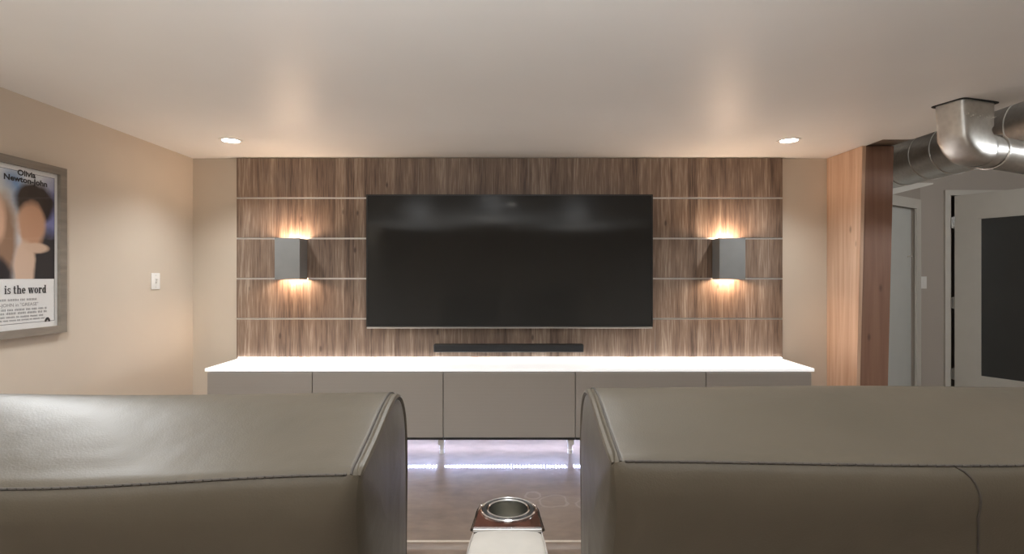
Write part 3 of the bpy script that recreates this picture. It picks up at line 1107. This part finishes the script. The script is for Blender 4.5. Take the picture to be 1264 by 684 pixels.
def recliner(x0, x1, crest, k, inner, front, label, sag_c, sag_s, seam_x=None):
    c = thing('theater_recliner', label, 'recliner', ((x0 + x1) / 2, 1.05, 0), 'leather theater recliners in the row')
    prof, idx = profile(crest, k)
    np_ = len(prof)
    iseam, ifront = idx[SEAM], idx[FRONT]
    half = (x1 - x0) / 2
    xm = (x0 + x1) / 2

    def rad(j):
        if j < iseam - 9:
            return 0.050
        if j < iseam:
            return 0.050 + (0.015 - 0.050) * (j - iseam + 9) / 9.0
        if j <= ifront:
            return 0.015
        return min(0.05, 0.015 + 0.035 * (j - ifront) / 14.0)

    def pt(j, x, inset):
        y, h = prof[j]
        # gentle fullness along the length
        tt = 1 - abs(x - xm) / half
        wgt = max(0.0, min(1.0, (h + 0.34) / 0.12))
        sm = tt * tt * (3 - 2 * tt)
        seamw = math.exp(-((j - iseam) / 7.0) ** 2)
        h2 = h - wgt * sag_c * sm - seamw * sag_s * sm
        y2 = y - 0.006 * math.exp(-((j - iseam + 3) / 9.0) ** 2) * sm
        if inset:
            cy, chh = 0.735, min(-0.33, max(-0.9, h2))
            dy, dh = cy - y2, chh - h2
            L_ = math.hypot(dy, dh)
            f = min(inset / max(L_, 1e-6), 0.93)
            y2 += dy * f
            h2 += dh * f
        return Vector((x, y2, Z(h2)))

    # end rings: list of (distance-from-end factor, inset factor) in units of the radius
    arc = [(1 - math.sin(R(a)), 1 - math.cos(R(a))) for a in (0, 18, 36, 54, 72, 90)]
    stations = []
    for side_ in (-1, 1):
        ring_list = []
        for (fd, fi) in arc:
            ring_list.append([pt(j, xm + side_ * (half - fd * rad(j)), fi * rad(j)) for j in range(np_)])
        for extra, outx in ((0.020, 0.003), (0.045, 0.005), (0.075, 0.006)):
            ring_list.append([pt(j, xm + side_ * (half + outx), rad(j) + extra) for j in range(np_)])
        stations.append(ring_list)
    nx = 26
    core = []
    for q in range(nx + 1):
        u = q / nx
        core.append([pt(j, (xm - half + rad(j)) * (1 - u) + (xm + half - rad(j)) * u, 0) for j in range(np_)])
    CUT = 3
    left_arc, right_arc = stations

    def strip(rings, j0, j1, name, mat):
        rs = [[r_[j % np_] for j in range(j0, j1 + 1)] for r_ in rings]
        return MB().rings(rs, False, False).build(name, mat, c, smooth=True, angle=180)

    full = left_arc[CUT:0:-1] + core + right_arc[1:CUT + 1]
    strip(full, iseam, ifront, 'headrest_cap', M['leather'])
    strip(full, 0, iseam, 'rear_panel', M['leather'])
    strip(full, ifront, np_, 'front_cushion', M['leather'])
    for st in stations:
        mb = MB()
        rs = st[CUT:]
        mb.rings(rs, True, False)
        vs = [mb.bm.verts.new(p) for p in rs[-1]]
        mb.bm.faces.new(vs)
        mb.build('side_panel', M['leather'], c, smooth=True, angle=180)
        # raised welt from the seam corner over the top and down the front
        path = []
        for j in range(iseam, ifront + 9):
            p, q2 = st[2][j], st[4][j]
            path.append((p + q2) * 0.5)
        wl = MB().tube(path, [0.0028, 0.0042] + [0.0052] * (len(path) - 2), 8).build('welt', M['leather'], c, smooth=True)
        for ring_i, nm in ((1, 'welt_groove'),):
            path2 = [st[ring_i][j] for j in range(iseam, ifront + 6)]
            MB().tube(path2, 0.0017, 6).build(nm, M['dark_thread'], wl, smooth=True)
    # stitched seam across the back
    mb = MB()
    line = [core[q][iseam] for q in range(nx + 1)]
    mb.tube([p + Vector((0, -0.0002, 0)) for p in line], 0.0016, 6)
    sm_ = mb.build('seam', M['dark_thread'], c)
    mb = MB()
    for q in range(nx):
        a_, b_ = line[q], line[q + 1]
        for s_ in range(3):
            p0 = a_.lerp(b_, s_ / 3.0 + 0.05)
            p1 = a_.lerp(b_, s_ / 3.0 + 0.24)
            mb.tube([p0 + Vector((0, -0.002, 0.0006)), p1 + Vector((0, -0.002, 0.0006))], 0.0013, 5)
    o = mb.build('stitching', M['dark_thread'], sm_)
    o['kind'] = 'stuff'
    if seam_x is not None:
        mb = MB()
        path = []
        for j in range(iseam, 0, -1):
            sh = 0.030 * (1 - math.exp(-(iseam - j) / 3.5))
            path.append(pt(j, seam_x + sh + 0.85 * min(0.05, max(0.0, prof[j][0] - 0.592)), 0) + Vector((0, -0.0004, 0)))
        mb.tube(path, 0.0014, 6)
        mb.build('centre_seam', M['dark_thread'], c)
    # seat, foot rest, base
    MB().box((x0 + 0.005, 0.86, Z(-1.00)), (x1 - 0.005, front, Z(-0.80)), 0.045, 5).build('seat_cushion', M['lit_leather'], c, smooth=True)
    MB().box((x0 + 0.005, front - 0.075, 0.10), (x1 - 0.005, front - 0.012, Z(-1.005)), 0.025, 4).build('footrest', M['lit_leather'], c, smooth=True)
    MB().box((x0 + 0.03, 0.76, 0.03), (x1 - 0.03, front - 0.08, Z(-1.003)), 0.01, 2).build('base', M['base_black'], c)
    for fx_ in (x0 + 0.07, x1 - 0.07):
        for fy_ in (0.82, front - 0.14):
            MB().lathe([(0.024, 0.0), (0.024, 0.031)], (fx_, fy_, 0), 2, 12).build('foot', M['base_black'], c)
    return c


recliner(-0.950, -0.168, -0.1690, 1.20, 1, 1.560, 'taupe leather recliner seen from behind, left of the cup holder armrest', 0.004, 0.010)
recliner(0.110, 0.892, -0.1625, 1.00, -1, 1.500, 'taupe leather recliner seen from behind, right of the cup holder, with upright centre seam', -0.003, 0.006, seam_x=0.485)

# ---- console arm with cup holder between the two seats
ar = thing('console_arm', 'cream leather armrest with steel cup holder between the recliners', 'armrest', (-0.010, 1.1, 0))
AX, AZ = -0.010, Z(-0.560)
YJ, YE = 1.192, 1.352
mb = MB()
stn = []
for y_, hw, top in ((0.90, 0.086, -0.03), (0.92, 0.088, -0.010), (0.98, 0.088, -0.002), (1.06, 0.087, 0.0), (1.13, 0.084, 0.0), (1.175, 0.080, -0.002), (1.186, 0.078, -0.006), (YJ, 0.076, -0.012)):
    ring = []
    for u, v in ((-1, -0.10), (-1, -0.016), (-0.97, -0.008), (-0.92, -0.003), (-0.84, 0), (-0.4, 0.0025), (0, 0.003), (0.4, 0.0025), (0.84, 0), (0.92, -0.003), (0.97, -0.008), (1, -0.016), (1, -0.10)):
        ring.append(Vector((AX + u * hw, y_, AZ + (v + top if v > -0.1 else v))))
    stn.append(ring)
mb.rings(stn, True, True)
mb.build('arm_pad', M['lit_leather'], ar, smooth=True, angle=50)
for sg in (-1, 1):
    MB().tube([(AX + sg * hw * 0.945, y_, AZ - 0.0025 + tp) for y_, hw, tp in ((0.93, 0.088, -0.006), (1.06, 0.087, 0), (1.13, 0.084, 0), (1.178, 0.080, -0.002))], 0.0016, 6).build('pad_seam', M['cabinet'], ar, smooth=True)
# wood plate round the cup: straight sides, rounded far end
def plate(off, z0, z1, hole=None):
    out = []
    hw = 0.078 + off
    out.append((AX - hw, YJ + 0.002))
    for k in range(25):
        a = math.pi - math.pi * k / 24
        ex = math.copysign(abs(math.cos(a)) ** 0.72, math.cos(a)) * (0.072 + off)
        out.append((AX + ex, 1.262 + (0.088 + off) * abs(math.sin(a)) ** 0.85))
    out.append((AX + hw, YJ + 0.002))
    return out


CYC = 1.286
ol = plate(0.0, 0, 0)
mb = MB()
# ring of faces between the outline and the cup opening
n_ = len(ol)
hole = []
for (x_, y_) in ol:
    a = math.atan2(y_ - CYC, x_ - AX)
    hole.append((AX + 0.060 * math.cos(a), CYC + 0.060 * math.sin(a)))
# add points along the straight near edge so the hole closes evenly
near = [(AX + 0.078 - 0.156 * k / 10, YJ + 0.002) for k in range(1, 10)]
full = ol + near
holes = hole + [(AX + 0.060 * math.cos(math.atan2(y_ - CYC, x_ - AX)), CYC + 0.060 * math.sin(math.atan2(y_ - CYC, x_ - AX))) for x_, y_ in near]
mb.rings([[Vector((x_, y_, AZ - 0.10)) for x_, y_ in full], [Vector((x_, y_, AZ - 0.004)) for x_, y_ in full],
          [Vector((AX + (x_ - AX) * 0.97, CYC + (y_ - CYC) * 0.97, AZ)) for x_, y_ in full],
          [Vector((x_, y_, AZ)) for x_, y_ in holes], [Vector((x_, y_, AZ - 0.03)) for x_, y_ in holes]], True, False)
mb.build('wood_plate', M['burl'], ar, smooth=True, angle=35)
mb = MB()
tr = plate(0.002, 0, 0)
mb.tube([(x_, y_, AZ - 0.005) for x_, y_ in tr], 0.0036, 8)
mb.build('chrome_edge', M['chrome'], ar, smooth=True)
MB().box((AX - 0.077, YJ - 0.001, AZ - 0.010), (AX + 0.077, YJ + 0.0025, AZ - 0.0015), 0.001, 1).build('chrome_bar', M['chrome'], ar)
cc = (AX + 0.001, CYC, AZ)
MB().lathe([(0.066, -0.001), (0.0665, 0.003), (0.064, 0.0045), (0.0615, 0.003), (0.061, -0.001)], cc, 2, 48).build('outer_ring', M['chrome'], ar, smooth=True)
MB().lathe([(0.0615, 0.001), (0.052, 0.0012)], cc, 2, 48).build('dark_ring', M['black_plastic'], ar)
MB().lathe([(0.053, 0.0005), (0.0525, 0.004), (0.0495, 0.005), (0.047, 0.003), (0.0465, -0.004)], cc, 2, 48).build('inner_ring', M['chrome'], ar, smooth=True)
MB().lathe([(0.0465, -0.003), (0.0455, -0.075), (0.041, -0.082), (0.0005, -0.083)], cc, 2, 48).build('cup_well', M['steel'], ar, smooth=True)
MB().box((AX - 0.072, 0.905, 0.02), (AX + 0.072, 1.335, AZ - 0.095), 0.012, 3).build('arm_body', M['leather'], ar, smooth=True)
MB().box((AX - 0.055, 0.93, 0.0), (AX + 0.055, 1.30, 0.021)).build('foot', M['base_black'], ar)
